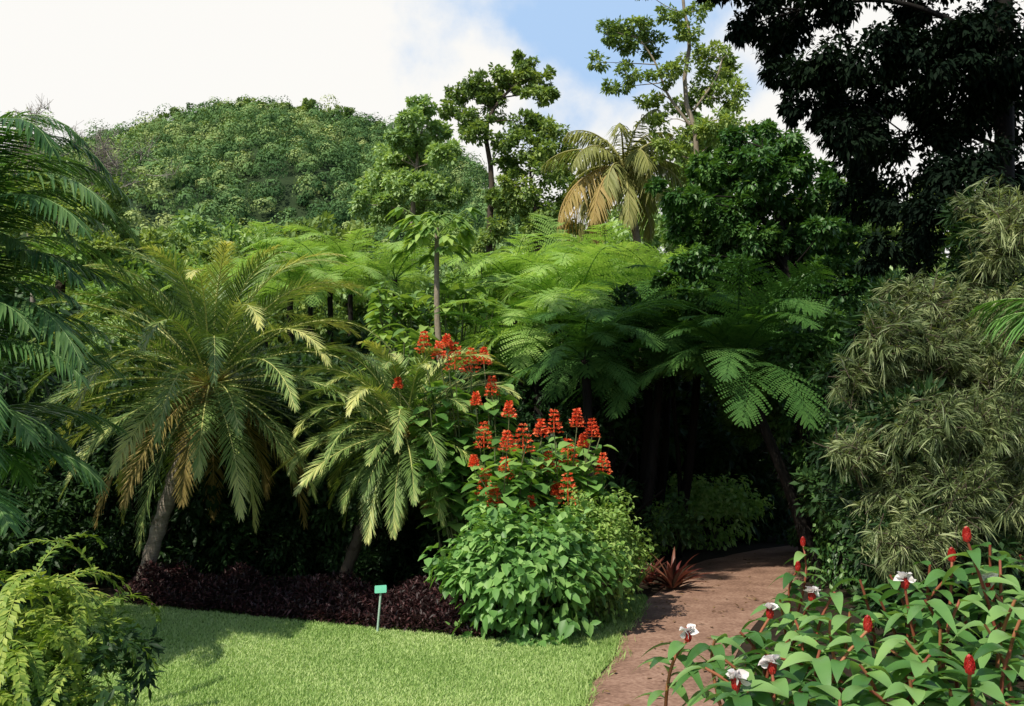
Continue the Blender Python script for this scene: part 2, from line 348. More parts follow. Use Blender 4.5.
rhomb(g, P, D, rdir(nb), (.022+.022*rnd(nb))*(2.1-1.1*edge), .0065+.0035*rnd(nb), .1, np.clip(.25*pat+.05+.7*rnd(nb)-.2*(1-edge), 0, 1), .35)
tag(g.build('grass', M['grass']), 'short bright green grass blades covering the lawn', 'grass', kind='stuff')
g = MB(); nb = 150; yy = rng.uniform(6.5, 17, nb); ff = rnd(nb)
P = np.stack([np.interp(yy, ys, pl_)+ff*(np.interp(yy, ys, pr_)-np.interp(yy, ys, pl_)), yy, np.full(nb, .034)], 1)
D = rdir(nb)*np.array([1, 1, .12]); leaf(g, P, D, np.tile(Z, (nb, 1))+rdir(nb)*.2, .04+.05*rnd(nb), .02+.02*rnd(nb), 2, 0, .2, rnd(nb))
tag(g.build('fallen_leaves', M['litter']), 'dry fallen leaves scattered on the path', 'leaf litter', kind='stuff')

# ------------------------------------------------------------------ hill
RP = [(-400, 240), (-150, 205), (15, 165), (120, 138), (170, 120), (210, 111), (265, 110), (320, 112), (350, 124), (400, 132), (440, 150), (480, 178), (510, 205), (560, 240), (650, 268), (800, 285), (1100, 290), (1500, 300)]
RX = np.array([(a-512)*260/910 for a, b in RP]); RZ = np.array([1.9+(450-b)*260/910 for a, b in RP])
def hz(x, y):
    zr = np.interp(x, RX, RZ); s = np.clip((y-85)/175, 0, 1); back = np.clip((y-260)/260, 0, 1)
    b = 4.4*np.sin(x*.09+y*.03)*np.sin(y*.06+1)+3.0*np.sin(x*.21+2)*np.sin(y*.12)
    return zr*s**1.05*(1-back)+b*np.sin(PI*s)
gx = np.linspace(-250, 300, 90); gy_ = np.linspace(80, 520, 70); XX, YY = np.meshgrid(gx, gy_, indexing='ij')
V = np.stack([XX, YY, hz(XX, YY)-.6], -1).reshape(-1, 3); i = np.arange(89)[:, None]*70; j = np.arange(69)[None]
g = MB(); g.add(V, np.stack([i+j, i+70+j, i+71+j, i+j+1], -1).reshape(-1, 4), .5)
tag(g.build('hill', M['hill'], smooth=True), kind='structure', label='steep rounded hill behind the garden', cat='hill')
def dome(mb, C, Rm, nl, ls, rb):
    m = len(C); n = m*nl; u = rdir(n); u[:, 2] = np.abs(u[:, 2])*1.3-.4; u = nrm(u)
    id_ = np.repeat(np.arange(m), nl); lum = 1+.13*np.sin(u[:, 0]*4+id_)*np.sin(u[:, 1]*4+id_*2.)+.10*np.sin(u[:, 2]*6+id_*1.3)
    st_ = .9+.5*np.modf(np.sin(id_*12.9898)*43758.5)[0]**2
    P = C[id_]+u*(Rm[id_]*(.88+.15*rnd(n))*lum)[:, None]*np.stack([np.ones(n), np.ones(n), st_], 1)
    D = nrm(np.cross(u, rdir(n))-Z*.1); rhomb(mb, P, D, nrm(u+rdir(n)*.2), ls*(.6+.8*rnd(n)), ls*.8*(.6+.8*rnd(n)), .06, np.clip(rb[id_]+.12*(rnd(n)-.5)+.14*(u[:, 2]-.3), 0, 1))
nt = 4100; hx = rng.uniform(-170, 80, nt); hy = 115+155*rnd(nt)**.75
pxh = hx/hy*910+512; keep = (pxh > -120) & (pxh < 700); hx = hx[keep]; hy = hy[keep]; nt = len(hx)
Rm = rng.uniform(1.3, 3.0, nt)*(.5+.5*(hy/260))*np.where(rnd(nt) < .12, 1.4, 1); C = np.stack([hx, hy, hz(hx, hy)+Rm*.6+rng.uniform(-.5, 3.6, nt)], 1)
rb = np.clip(.38+.30*rng.normal(size=nt)+.10*np.sin(hx*.06)+.1*np.sin(hy*.09), .0, .98)
g = MB(); dome(g, C, Rm, 165, .52, rb)
tag(g.build('hillside_forest', M['forest']), 'continuous tropical forest canopy covering the hill', 'forest', kind='stuff')
protos = []
for q in range(4):
    t = thing('hillside_tree', 'small rounded tree standing out along the ridge of the hill', 'tree', (0, 0, 0), 'trees on the skyline of the hill')
    g = MB(); h = 5+.7*q; tube(g, [(0, 0, -2), (.2, 0, h*.5), (.1, .2, h)], [.25, .2, .08], 6); g.build('trunk', M['bark'], t)
    g = MB()
    for z in range(8): fill(g, (rng.normal()*1.3, rng.normal()*1.3, h-.9+rng.uniform(-2.6, 1.6)), (1.5, 1.5, 1.2), 220, .5, .36, 5, .1)
    g.build('crown', M['tall'] if q % 2 else M['forest'], t); protos.append(t)
for q, px in enumerate([112, 122, 131, 140, 150, 158, 166, 176, 184, 193, 203, 211, 219, 228, 236, 246, 255, 264, 272, 281, 290, 300, 309, 318, 328, 337, 345, 355, 364, 374, 384, 395, 445, 455, 464, 473, 484]):
    c = protos[q] if q < 4 else dup(protos[q*7 % 4]); Yh = 258+rng.uniform(-4, 3); x = (px+rng.normal()*3-512)*Yh/910
    c.location = (x, Yh, float(hz(np.array([x]), np.array([Yh]))[0])+.6-rng.uniform(0, 3.0)); c.rotation_euler = (0, 0, q*1.3); s = rng.uniform(.5, 1.1); c.scale = (s, s, s)

# ------------------------------------------------------------------ distant and middle trees
tree_px('broadleaf_tree', 'tall slender tree with separate clumps of leaves rising above the hill skyline', 'tree', 45,
        [([(488, None), (489, 250), (492, 180), (486, 130), (500, 100), (522, 80)], .2, .05), ([(535, None), (537, 240), (532, 200), (530, 165)], .16, .05)],
        [(462, 95, 12), (478, 84, 13), (492, 104, 12), (470, 118, 12), (451, 108, 10), (525, 66, 12), (538, 82, 13), (512, 80, 11), (547, 97, 12), (500, 74, 9), (543, 128, 14), (520, 122, 12), (556, 148, 15), (530, 148, 14), (513, 165, 13), (548, 172, 16), (567, 165, 12), (525, 190, 16), (508, 205, 13), (547, 205, 17), (535, 232, 18), (562, 225, 13), (498, 228, 13), (478, 134, 9), (505, 140, 11)],
        900, .24, .14, M['tall'], M['bark'], depth=1.2, limb=.045, sub=10, spread=.6, sat=5)
tree_px('pale_tree', 'pale grey green tree with upright loose crown before the hill', 'tree', 50,
        [([(412, None), (412, 250), (415, 180), (424, 115)], .22, .05)],
        [(425, 106, 9), (413, 122, 12), (433, 134, 13), (400, 138, 12), (388, 160, 15), (415, 152, 17), (440, 160, 14), (375, 182, 16), (402, 184, 19), (430, 188, 17), (452, 196, 12), (385, 210, 19), (415, 218, 19), (445, 222, 15), (362, 205, 12)],
        1500, .28, .17, M['pale'], M['pale_bark'], depth=1.5, limb=.05, sub=10, sat=4, spread=.58)
tree_px('feathery_tree', 'lanky tree with bare diagonal limbs and sparse leaf tufts at the top centre', 'tree', 27,
        [([(694, None), (694, 220), (697, 140), (684, 92), (690, 40), (684, 10), (680, -40)], .10, .04), ([(690, 125), (668, 95), (655, 62), (640, 40)], .05, .02), ([(694, 110), (715, 80), (722, 60)], .04, .02)],
        [(640, 30, 13), (620, 45, 11), (605, 32, 10), (598, 62, 8), (620, 25, 9), (628, 75, 11), (612, 88, 8), (655, 42, 10), (672, 70, 10), (700, 60, 12), (715, 72, 13), (728, 55, 12), (705, 95, 13), (680, 105, 11), (735, 95, 15), (715, 120, 17), (690, 140, 14), (650, 100, 10), (672, 18, 10), (690, 30, 9), (640, -15, 13), (735, 130, 15), (670, 150, 13), (700, 10, 10), (660, 125, 10)],
        500, .15, .08, M['tall'], M['pale_bark'], depth=.9, limb=.02, sub=8, sat=5, spread=.6)
tree_px('yellowish_tree', 'light green airy tree directly right of the coconut palm', 'tree', 33,
        [([(700, None), (700, 300), (698, 200), (702, 140)], .2, .05)],
        [(702, 135, 14), (685, 150, 14), (718, 148, 15), (690, 172, 17), (715, 172, 16), (675, 190, 15), (700, 198, 19), (730, 190, 16), (682, 218, 17), (712, 225, 18), (670, 235, 15), (695, 248, 19), (722, 255, 15)],
        900, .22, .12, M['pale'], M['pale_bark'], depth=1.2, limb=.035, sub=9, sat=3)
dcl = []
for py in range(142, 440, 19):
    half = np.interp(py, [130, 150, 170, 210, 260, 330, 440], [15, 42, 66, 84, 90, 80, 40]); cx = np.interp(py, [130, 210, 330, 440], [768, 768, 780, 805])
    for px in np.arange(cx-half, cx+half+1, 23): dcl.append((px+rng.normal()*6, py+rng.normal()*5, rng.uniform(15, 22)))
dcl += [(805, 450, 18), (818, 470, 18), (800, 490, 17), (822, 510, 18), (806, 535, 16), (832, 485, 15), (790, 465, 15), (812, 555, 15)]
tree_px('dense_green_tree', 'dense glossy deep green tree with layered drooping foliage beside the path', 'tree', 16.2,
        [([(800, None), (806, 420), (785, 260), (768, 150)], .16, .04)],
        dcl, 800, .12, .066, M['glossy'], M['dark_bark'], depth=1.0, down=.55, limb=.025, sub=9, sat=1, flat=.75)
# left edge background trees
tree_px('shade_tree', 'dark broad tree filling the left edge below the hill', 'tree', 30,
        [([(60, None), (58, 330), (62, 250), (55, 200)], .25, .06)],
        [(22, 175, 18), (45, 190, 20), (50, 210, 22), (82, 205, 22), (110, 190, 16), (25, 230, 26), (108, 222, 20), (60, 245, 28), (100, 255, 25), (130, 250, 18), (20, 265, 24), (140, 268, 16), (80, 275, 26)],
        1100, .18, .10, M['tall'], M['bark'], depth=1.5, sub=9, sat=2)
def twiggy(label, px, Y, top, n, sx, y0, y1):
    t = thing('bare_tree', label, 'tree', ground(px, Y)); g = MB(); b0 = ground(px, Y)
    tr = smoothpts([b0, at(px+3, 300, Y), at(px-2, 225, Y), at(px, top, Y)]); tube(g, tr, np.linspace(.12, .02, 14), 7, .5)
    for q in range(n):
        p0 = tr[rng.integers(8, 14)]; p1 = at(px+rng.normal()*sx, rng.uniform(y0, y1), Y+rng.normal()*.8)
        c = curve(p0, p1, rng.uniform(-.2, .3), 9, rng.normal(size=3)*.12); tube(g, c, np.linspace(.022, .008, 9), 4, rnd(1)[0])
        for z in range(18):
            a = c[rng.integers(3, 9)]; e = a+nrm(rng.normal(size=3)+Z*.6)*rng.uniform(.2, .55); tube(g, curve(a, e, 0, 4), np.linspace(.012, .005, 4), 3, rnd(1)[0])
            tube(g, curve((a+e)/2, (a+e)/2+nrm(rng.normal(size=3)+Z*.4)*rng.uniform(.15, .4), 0, 3), .005, 3, rnd(1)[0])
    g.build('trunk', M['twig'], t); g = MB()
    for q in range(n): fill(g, at(px+rng.normal()*sx*.9, rng.uniform(y0+15, y1+25), Y), .45, 60, .12, .06, 4)
    g.build('crown', M['pale'], t)
twiggy('grey twiggy nearly leafless tree at the left under the hill', 105, 33, 148, 46, 26, 130, 185)
twiggy('thin grey leafless tree against the sky at the far left edge', 30, 31.5, 128, 24, 18, 100, 175)
# band of middle distance trees between palms and hill
midp = []
for q in range(5):
    t = thing('woodland_tree', 'leafy tree in the wood between the palms and the hill', 'tree', (0, 0, 0), 'trees in the wood below the hill')
    g = MB(); h = 6.0; tube(g, smoothpts([(0, 0, 0), (.2, 0, 3), (0, .2, h)]), np.linspace(.25, .06, 14), 7); g.build('trunk', M['bark'], t)
    g = MB()
    for z in range(30):
        u = rdir(1)[0]; rr = rng.uniform(.45, 1.0); fill(g, np.array([0, 0, h-.4])+u*np.array([2.4, 2.4, 2.3])*rng.uniform(.4, 1), (rr, rr, rr*.75), 420*rr, .24, .14, 7, .3)
    g.build('crown', [M['mid'], M['tall'], M['pale'], M['mid'], M['tall']][q], t); midp.append(t)
mt = [(150, 240, 48), (185, 225, 55), (215, 215, 60), (250, 222, 58), (285, 232, 52), (315, 215, 60), (345, 235, 46), (375, 245, 44), (170, 262, 38), (215, 258, 40), (255, 250, 42), (300, 252, 42), (455, 232, 48), (480, 245, 44), (590, 215, 50), (575, 262, 40), (650, 225, 46), (120, 275, 36), (470, 270, 34), (670, 230, 38), (600, 255, 42), (730, 240, 38), (830, 200, 34), (870, 215, 30), (910, 230, 32), (950, 180, 32), (990, 220, 28), (860, 245, 24), (60, 250, 45), (10, 240, 42), (-40, 220, 40), (1040, 220, 34), (90, 300, 26), (30, 310, 24), (780, 225, 27), (840, 175, 29), (632, 200, 48), (662, 185, 44), (105, 225, 29.5)]
for q, (px, py, Y) in enumerate(mt):
    c = midp[q] if q < 5 else dup(midp[(q*3+1) % 5]); p = at(px, py, Y); s = p[2]/8.2
    c.location = ground(px, Y); c.rotation_euler = (0, 0, q*2.1); c.scale = (s*rng.uniform(.75, 1.), s*rng.uniform(.75, 1), s)

# coconut palm
Y = 30; b = ground(644, Y); t = thing('coconut_palm', 'coconut palm with yellowed drooping fronds above the tree ferns', 'palm', b)
top = at(624, 170, Y); g = MB(); tube(g, smoothpts([b, at(643, 300, Y), at(637, 240, Y), top]), np.linspace(.17, .11, 14), 9); g.build('trunk', M['pale_bark'], t, smooth=True)
for q in range(31):
    az = q*2.4+.3; el = 1.35-1.85*q/30; g = MB()
    dry = q in (17, 19, 21, 22, 24)
    if dry: az, el = {17: (3.3, .1), 19: (2.9, -.3), 21: (3.9, .0), 22: (3.6, -.6), 24: (4.2, -.1)}[q]
    frond(g, top, az, el, rng.uniform(2.5, 3.2)*(1.3 if dry else 1), 1.55+.3*rnd(1)[0] if el > .05 else 1.3, 50, .7, .068, -.55, .25, 1.15, .5, .55, .14, 2, .045, .35 if el > .1 else .6, .4, pw=.9 if dry else 1.2)
    g.build('frond', M['dry'] if dry else M['coco'], t)
g = MB()
for q in range(7):
    a = q*.9; th = np.linspace(0, PI, 7); c = top+np.array([math.cos(a)*.26, math.sin(a)*.26, -.28])
    tube(g, [c+Z*.15*math.cos(x) for x in th], [.12*math.sin(x)+.002 for x in th], 8, .3+.4*rnd(1)[0])
g.build('coconuts', M['dry'], t, smooth=True)

# ------------------------------------------------------------------ tree ferns
FV = []
for (el, bend, L) in [(1.0, 1.6, 2.4), (.75, 1.55, 2.4), (.5, 1.45, 2.3), (.25, 1.3, 2.2), (.9, 2.0, 2.1)]:
    row = []
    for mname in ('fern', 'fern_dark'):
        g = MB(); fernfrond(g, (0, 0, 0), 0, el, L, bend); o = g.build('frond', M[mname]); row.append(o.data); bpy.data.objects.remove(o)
    FV.append(row)
def tree_fern(px, py, Y, label, group=None, n=15, s=1.0, dark=0, lean=0, extra=(), tilt=.14):
    b = ground(px-lean, Y); p = at(px, py, Y); t = thing('tree_fern', label, 'tree fern', b, group)
    g = MB(); pts = smoothpts([b, b*.6+p*.4+np.array([.08, 0, 0]), p]); tube(g, pts, np.linspace(.10, .065, 14), 9, .5)
    nn = 260; a = rng.integers(0, 14, nn); u = rdir(nn)*np.array([1, 1, .2]); rhomb(g, pts[a]+nrm(u)*.07+Z*rng.uniform(-.15, .15, (nn, 1)), u-Z*.8, nrm(u), .16, .02, 0, rnd(nn))
    g.build('trunk', M['dark_bark'], t, smooth=False)
    for q in range(n+len(extra)):
        v = (q*2+int(px)) % 5; az = q*2.39996+rng.normal()*.25+px
        if q >= n: v, az = extra[q-n]
        o = bpy.data.objects.new('frond', FV[v][dark]); COL.objects.link(o); o.parent = t
        o.location = p-b; o.rotation_euler = (rng.normal()*tilt, rng.normal()*(tilt+.04), az); k = s*rng.uniform(.65, 1.15); o.scale = (k, k, k)
    return t
gl = 'feathery light green tree fern in the canopy left of the path'; gg = 'light green tree ferns spreading over the middle of the garden'
for (px, py, Y, s) in [(515, 292, 19.5, 1.0), (555, 276, 20.5, 1.05), (600, 304, 21, 1.0), (648, 294, 20, 1.0), (572, 325, 17.5, 1.05), (628, 318, 17.5, 1.0), (690, 304, 19, 1.0), (535, 332, 16.0, .95), (565, 300, 18.5, 1.0), (670, 322, 17.4, 1.0), (615, 296, 19, .95)]:
    tree_fern(px, py, Y, gl, gg, 18, s, lean=(20 if px > 640 else 0), tilt=.2)
gl = 'small pale tree fern crown just above the date palms'; gg = 'tree ferns behind the date palms'
for (px, py, Y) in [(265, 275, 25), (310, 264, 26), (350, 272, 25), (395, 280, 24), (235, 290, 23), (330, 290, 22), (290, 295, 21)]:
    tree_fern(px, py, Y, gl, gg, 14, 1.0, tilt=.2)
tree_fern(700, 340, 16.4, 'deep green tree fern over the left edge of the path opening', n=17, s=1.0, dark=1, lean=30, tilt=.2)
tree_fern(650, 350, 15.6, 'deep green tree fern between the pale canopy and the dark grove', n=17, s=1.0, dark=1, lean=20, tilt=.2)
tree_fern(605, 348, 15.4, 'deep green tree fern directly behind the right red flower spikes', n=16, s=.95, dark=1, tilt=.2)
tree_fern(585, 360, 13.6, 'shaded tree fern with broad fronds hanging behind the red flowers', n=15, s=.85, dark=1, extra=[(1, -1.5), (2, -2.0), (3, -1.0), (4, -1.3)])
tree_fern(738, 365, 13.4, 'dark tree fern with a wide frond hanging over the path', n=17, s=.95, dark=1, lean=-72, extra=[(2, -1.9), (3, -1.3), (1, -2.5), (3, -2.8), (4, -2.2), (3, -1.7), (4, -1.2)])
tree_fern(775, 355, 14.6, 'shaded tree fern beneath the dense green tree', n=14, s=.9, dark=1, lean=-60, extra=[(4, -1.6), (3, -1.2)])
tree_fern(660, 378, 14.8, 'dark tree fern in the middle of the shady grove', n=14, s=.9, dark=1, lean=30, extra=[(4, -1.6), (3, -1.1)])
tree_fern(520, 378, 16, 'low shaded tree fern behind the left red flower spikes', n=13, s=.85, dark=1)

# thin whorled tree with pale trunk
Y = 16.5; b = ground(440, Y); t = thing('whorled_tree', 'slim young tree with pale trunk and whorls of big leaves at its tip', 'tree', b)
g = MB(); top = at(437, 228, Y); pts = smoothpts([b, at(441, 400, Y), at(437, 310, Y), top]); tube(g, pts, np.linspace(.085, .04, 14), 9); g.build('trunk', M['pale_bark'], t, smooth=True)
g = MB()
for lev, (py, n, L) in enumerate([(220, 7, .4), (228, 8, .6), (236, 9, .75), (244, 9, .75), (252, 6, .5)]):
    for q in range(n):
        az = q*2*PI/n+lev+rng.normal()*.2; p0 = at(437, py+rng.normal()*2, Y); dr = np.array([math.cos(az), math.sin(az), .3+rng.normal()*.2]); e = p0+dr*L*rng.uniform(.55, .95)
        tube(g, curve(p0, e, .05, 5), .008, 4, .8)
        m = 6; aa = np.linspace(-1.0, 1.0, m)+rng.normal(size=m)*.15; DD = np.stack([np.cos(az+aa), np.sin(az+aa), -.3+.2*rng.normal(size=m)], 1)
        leaf(g, np.tile(e, (m, 1)), DD, np.tile(Z, (m, 1))+rdir(m)*.25, .34*(1-.25*np.abs(aa)), .13, 3, .4, .1, .2+.7*rnd(m))
g.build('crown', M['mid'], t)
def bigleaf(px0, px1, py0, py1, Y, n, label, mat, L=.42, W=.17):
    pc = (px0+px1)/2; b = ground(pc, Y); t = thing('broadleaf_shrub', label, 'shrub', b); g = MB(); gs = MB()
    for q in range(n):
        p = at(rng.uniform(px0, px1), rng.uniform(py0, py1), Y+rng.normal()*.5); tube(gs, curve(b+rng.normal(size=3)*[.2, .2, 0], p, .1, 6), np.linspace(.03, .01, 6), 5)
        m = 9; az = np.arange(m)*2.4+q; DD = np.stack([np.cos(az), np.sin(az), .25-.2*rnd(m)], 1); leaf(g, p+rng.normal(size=(m, 3))*.08, DD, np.tile(Z, (m, 1))+rdir(m)*.2, L*(.6+.6*rnd(m)), W*(.8+.4*rnd(m)), 4, .5, .15, .15+.8*rnd(m))
    gs.build('stem', M['stem'], t); g.build('foliage', mat, t)
bigleaf(375, 500, 282, 350, 17.2, 56, 'large leaved shrub massed beneath the slim whorled tree', M['mid'], .36, .15)
bigleaf(480, 530, 250, 290, 20.5, 18, 'broad leaved tree top to the right of the whorled tree', M['pale'])
bigleaf(370, 430, 330, 400, 14.5, 26, 'shaded large leaved shrub between the two date palms', M['mid'], .36, .14)

# ------------------------------------------------------------------ date palms
def date_palm(label, base, top, n, L, trunk_r, els, seed, dry, mat='date', ll=.34, nl=78, lw=.021, bark='palm_bark'):
    t = thing('date_palm', label, 'palm', base); g = MB()
    pts = smoothpts([base, base*.55+top*.45+np.array([-.05, 0, -.03]), top], 26); rad = trunk_r*(1+.12*np.sin(np.arange(26)*2.2)); rad[-5:] *= 1.25
    tube(g, pts, rad, 11, .5)
    m = 90; a = rng.uniform(.35, 1, m); c = ip(a, np.linspace(0, 1, 26), pts); u = nrm(rdir(m)*[1, 1, .1]); leaf(g, c+u*trunk_r*.8, u*.6+Z, u, .09, .05, 2, 0, .1, .5)
    g.build('trunk', M[bark], t, smooth=True)
    for q in range(n):
        az = q*2.39996+seed; el = els(q/(n-1)); g = MB(); l = L*rng.uniform(.85, 1.12)*(1.0 if el > -.3 else .8)
        frond(g, top+np.array([math.cos(az), math.sin(az), 0])*.06, az, el, l, (1.4+.5*rnd(1)[0]) if el > .1 else .85, nl, ll, lw, .3, .22, .98, .36, .12, .12, 2, .014, .39+.15*rng.normal(), .35, twist=rng.normal()*.2, pw=1.7, tipc=.6)
        g.build('frond', M['dry'] if (el < -.45 and rnd(1)[0] < dry) else M[mat], t)
    g = MB(); fill(g, top+Z*.02, (.14, .14, .2), 160, .2, .03, 5, -.3); g.build('crownshaft', M['dry'], t)
date_palm('large feathery date palm with arching fronds and leaning trunk at the left', np.array([*ground(150, 12.5)[:2], 0]), at(210, 384, 12.2), 94, 2.65, .1, lambda f: 1.47-2.35*f**1.1, .9, .35, ll=.35)
date_palm('smaller date palm with dark leaning trunk beside the red flowers', np.array([*ground(340, 11.6)[:2], 0]), at(404, 434, 11.4), 72, 1.65, .075, lambda f: 1.4-2.35*f**1.1, 1.9, .12, ll=.25, bark='bark')

# left edge areca palm
b = np.array([-5.92, 8.6, 0]); t = thing('areca_palm', 'glossy green feather palm with long drooping leaflets at the left edge', 'palm', b)
g = MB(); heads = [b+np.array([.25, 0, 3.75]), b+np.array([.1, .2, 2.95]), b+np.array([.3, -.3, 2.1]), b+np.array([.4, -.1, 1.25])]
for q, h in enumerate(heads): tube(g, smoothpts([b+np.array([.15*q-.15, .1*(q % 2), 0]), (b+h)/2+np.array([.05, 0, 0]), h]), np.linspace(.06, .045, 14), 8)
g.build('trunk', M['stem'], t, smooth=True)
for hI in range(4):
    for q in range(17):
        az = -1.5+q*2.1/14+rng.normal()*.1 if q < 14 else rng.uniform(1.2, 4.6)
        el = [1.42, 1.2, 1.0, 1.35, .8, 1.15, .6, 1.3, .9, 1.45][q % 10]+rng.normal()*.06
        g = MB(); frond(g, heads[hI], az, el, rng.uniform(2.2, 2.75)*(1 if hI < 3 else .85), el+rng.uniform(.7, 1.15), 62, .52, .032, -.15, .12, 1.0, .42, .22, .12, 3, .014, .45+.12*rng.normal(), .5, pw=1.3, tipc=.3)
        g.build('frond', M['areca'], t)

# left foreground arching sprays
b = np.array([-2.98, 5.6, 0]); t = thing('arching_shrub', 'yellow green shrub with arching feathery sprays in the lower left corner', 'shrub', b)
for q in range(92):
    az = rng.uniform(-2.2, 1.5) if q % 6 else rng.uniform(0, 6.3); p0 = b+np.array([rng.normal()*.22, rng.normal()*.22, rng.uniform(.15, 1.05)])
    g = MB(); frond(g, p0, az, rng.uniform(.5, 1.3), rng.uniform(.5, .9), rng.uniform(1.9, 2.7), 36, .07, .026, .2, .35, 1.15, .7, .15, .08, 2, .005, rng.uniform(.2, .8), .6, prof_leaf, taper=.5)
    g.build('spray', M['spray'], t)
g = MB()
for q in range(18): fill(g, b+np.array([rng.normal()*.3, rng.normal()*.3, rng.uniform(.1, .9)]), .25, 140, .09, .03, 4)
g.build('foliage', M['thick'], t)

# ------------------------------------------------------------------ hedge, bushes, flowers
g = MB(); n = 30000; f = rnd(n); back = rnd(n)**1.2*1.35
hxp = -4.9+f*4.85; hyp = lawn_back(hxp)+.1+back; top = (.24+.06*np.sin(hxp*5)+.05*np.sin(hxp*11+hyp*7))*np.clip(.5+back*1.2, 0, 1.2)
P = np.stack([hxp, hyp, top*rnd(n)**.5], 1); D = nrm(rdir(n)+Z*.7-np.array([0, .4, 0])); leaf(g, P, D, nrm(Z+rdir(n)*.7), .05+.06*rnd(n), .016+.012*rnd(n), 2, .2, .15, np.clip(.05+.9*rnd(n)**1.8, 0, 1))
tag(g.build('purple_hedge', M['purple']), 'low dark burgundy ground cover hedge behind the lawn', 'hedge', kind='stuff')
def bush(name, label, c, r, n, L, W, mat, sub=26, nb=14, k=3):
    b = np.array([c[0], c[1], 0]); t = thing(name, label, 'bush', b); g = MB(); gs = MB()
    for q in range(nb): tube(gs, curve(b+rng.normal(size=3)*[.1, .1, 0], np.array(c)+rdir(1)[0]*np.array(r)*.7, .05, 6), np.linspace(.014, .005, 6), 5)
    u = rdir(n); u[:, 2] = np.where(rnd(n) < .7, np.abs(u[:, 2]), u[:, 2])
    lump = 1+.18*np.sin(u[:, 0]*7+1)*np.sin(u[:, 2]*6)+.16*np.sin(u[:, 1]*9+u[:, 0]*4)
    P = np.array(c)+u*np.array(r)*(lump*(.66+.46*rnd(n)))[:, None]; P[:, 2] = np.maximum(P[:, 2], .05)
    D = nrm(u*.6+rdir(n)*.9-Z*.25); N_ = nrm(u*.6+Z*.7+rdir(n)*.45)
    leaf(g, P, D, N_, L*(.6+.7*rnd(n)), W*(.7+.6*rnd(n)), k, .3, .14, np.clip(.1+.75*rnd(n)+.12*u[:, 2], 0, 1))
    gs.build('stem', M['stem'], t); g.build('foliage', mat, t, smooth=True)
bush('leafy_bush', 'rounded bright green leafy bush at the end of the hedge by the lawn', (.14, 9.55, .54), (.76, .6, .64), 4400, .115, .08, M['bush'])
bush('fine_leaved_bush', 'fine leaved yellow green bush at the edge of the path', (.92, 10.3, .64), (.46, .5, .68), 8000, .065, .035, M['bush_fine'], k=2)
def pagoda(label, base_px, Y, heads, nextra, box):
    b = ground(base_px, Y); t = thing('pagoda_flower_shrub', label, 'flowering shrub', b); gs = MB(); gl_ = MB()
    tips = [(at(a, c, Y-.3-abs(rng.normal())*.25), True, s*1.04) for a, c, s in heads]+[(at(rng.uniform(box[0], box[1]), rng.uniform(box[2], box[3]), Y+rng.normal()*.35-.1), False, 1) for _ in range(nextra)]
    for tip, fl, s in tips:
        c = curve(b+rng.normal(size=3)*[.15, .15, 0], tip-Z*.08, .12, 10, np.array([rng.normal()*.08, rng.normal()*.08, 0])); tube(gs, c, np.linspace(.016, .006, 10), 5, rnd(1)[0])
        m = 16; a = np.linspace(.45, .9 if fl else .97, m); P = ip(a, np.linspace(0, 1, 10), c); az = np.arange(m)*2.4+rnd(1)[0]*6
        D = np.stack([np.cos(az), np.sin(az), .15-.3*rnd(m)], 1); P = P+nrm(D)*.07; leaf(gl_, P, D, np.tile(Z, (m, 1))+rdir(m)*.25, (.29-.10*a)*(.8+.4*rnd(m)), (.25-.09*a), 4, .35, .12, np.clip(.2+.75*rnd(m), 0, 1))
        if fl:
            h = MB(); m = 210; q = rnd(m); az = rng.uniform(0, 2*PI, m); rad = .11*s*(1-.82*q)*(.45+.6*rnd(m)); lev = np.round(q*5)/5*.6+q*.4
            P = tip+np.stack([np.cos(az)*rad, np.sin(az)*rad, (lev-.4)*.27*s], 1); D = np.stack([np.cos(az), np.sin(az), .2+.4*rnd(m)], 1)+rdir(m)*.6
            leaf(h, P, D, rdir(m), .036*(.7+.6*rnd(m)), .022, 2, .1, .1, rnd(m)); tube(h, [tip-Z*.1*s, tip+Z*.13*s], [.008, .003], 5, .3)
            h.build('flower_head', M['red'], t)
    gs.build('stem', M['stem'], t); gl_.build('foliage', M['pagoda'], t, smooth=True)
pagoda('tallest flowering shrub with a band of red spikes at its top left', 478, 11.3, [(424, 345, .9), (439, 352, .7), (455, 359, 1.1), (471, 363, 1.0), (484, 358, .7), (492, 388, .8), (476, 400, .5), (398, 384, .4), (447, 342, .5)], 26, (410, 505, 365, 470))
pagoda('red flowered shrub with clustered spikes in the centre above the bush', 500, 10.6, [(484, 438, 1.0), (486, 488, 1.2), (505, 470, .8), (507, 443, .7), (523, 441, 1.1), (509, 411, .6), (514, 521, 1.2), (474, 462, .4), (494, 499, .8), (531, 503, .4)], 20, (470, 540, 430, 545))
pagoda('red flowered shrub on the right side nearest the shady path', 565, 10.9, [(541, 430, .7), (554, 424, .9), (577, 420, .7), (592, 430, .7), (548, 464, .8), (568, 456, 1.1), (603, 466, .8), (568, 492, 1.2), (547, 527, .9), (583, 442, .5), (556, 490, .5)], 30, (530, 614, 425, 545))

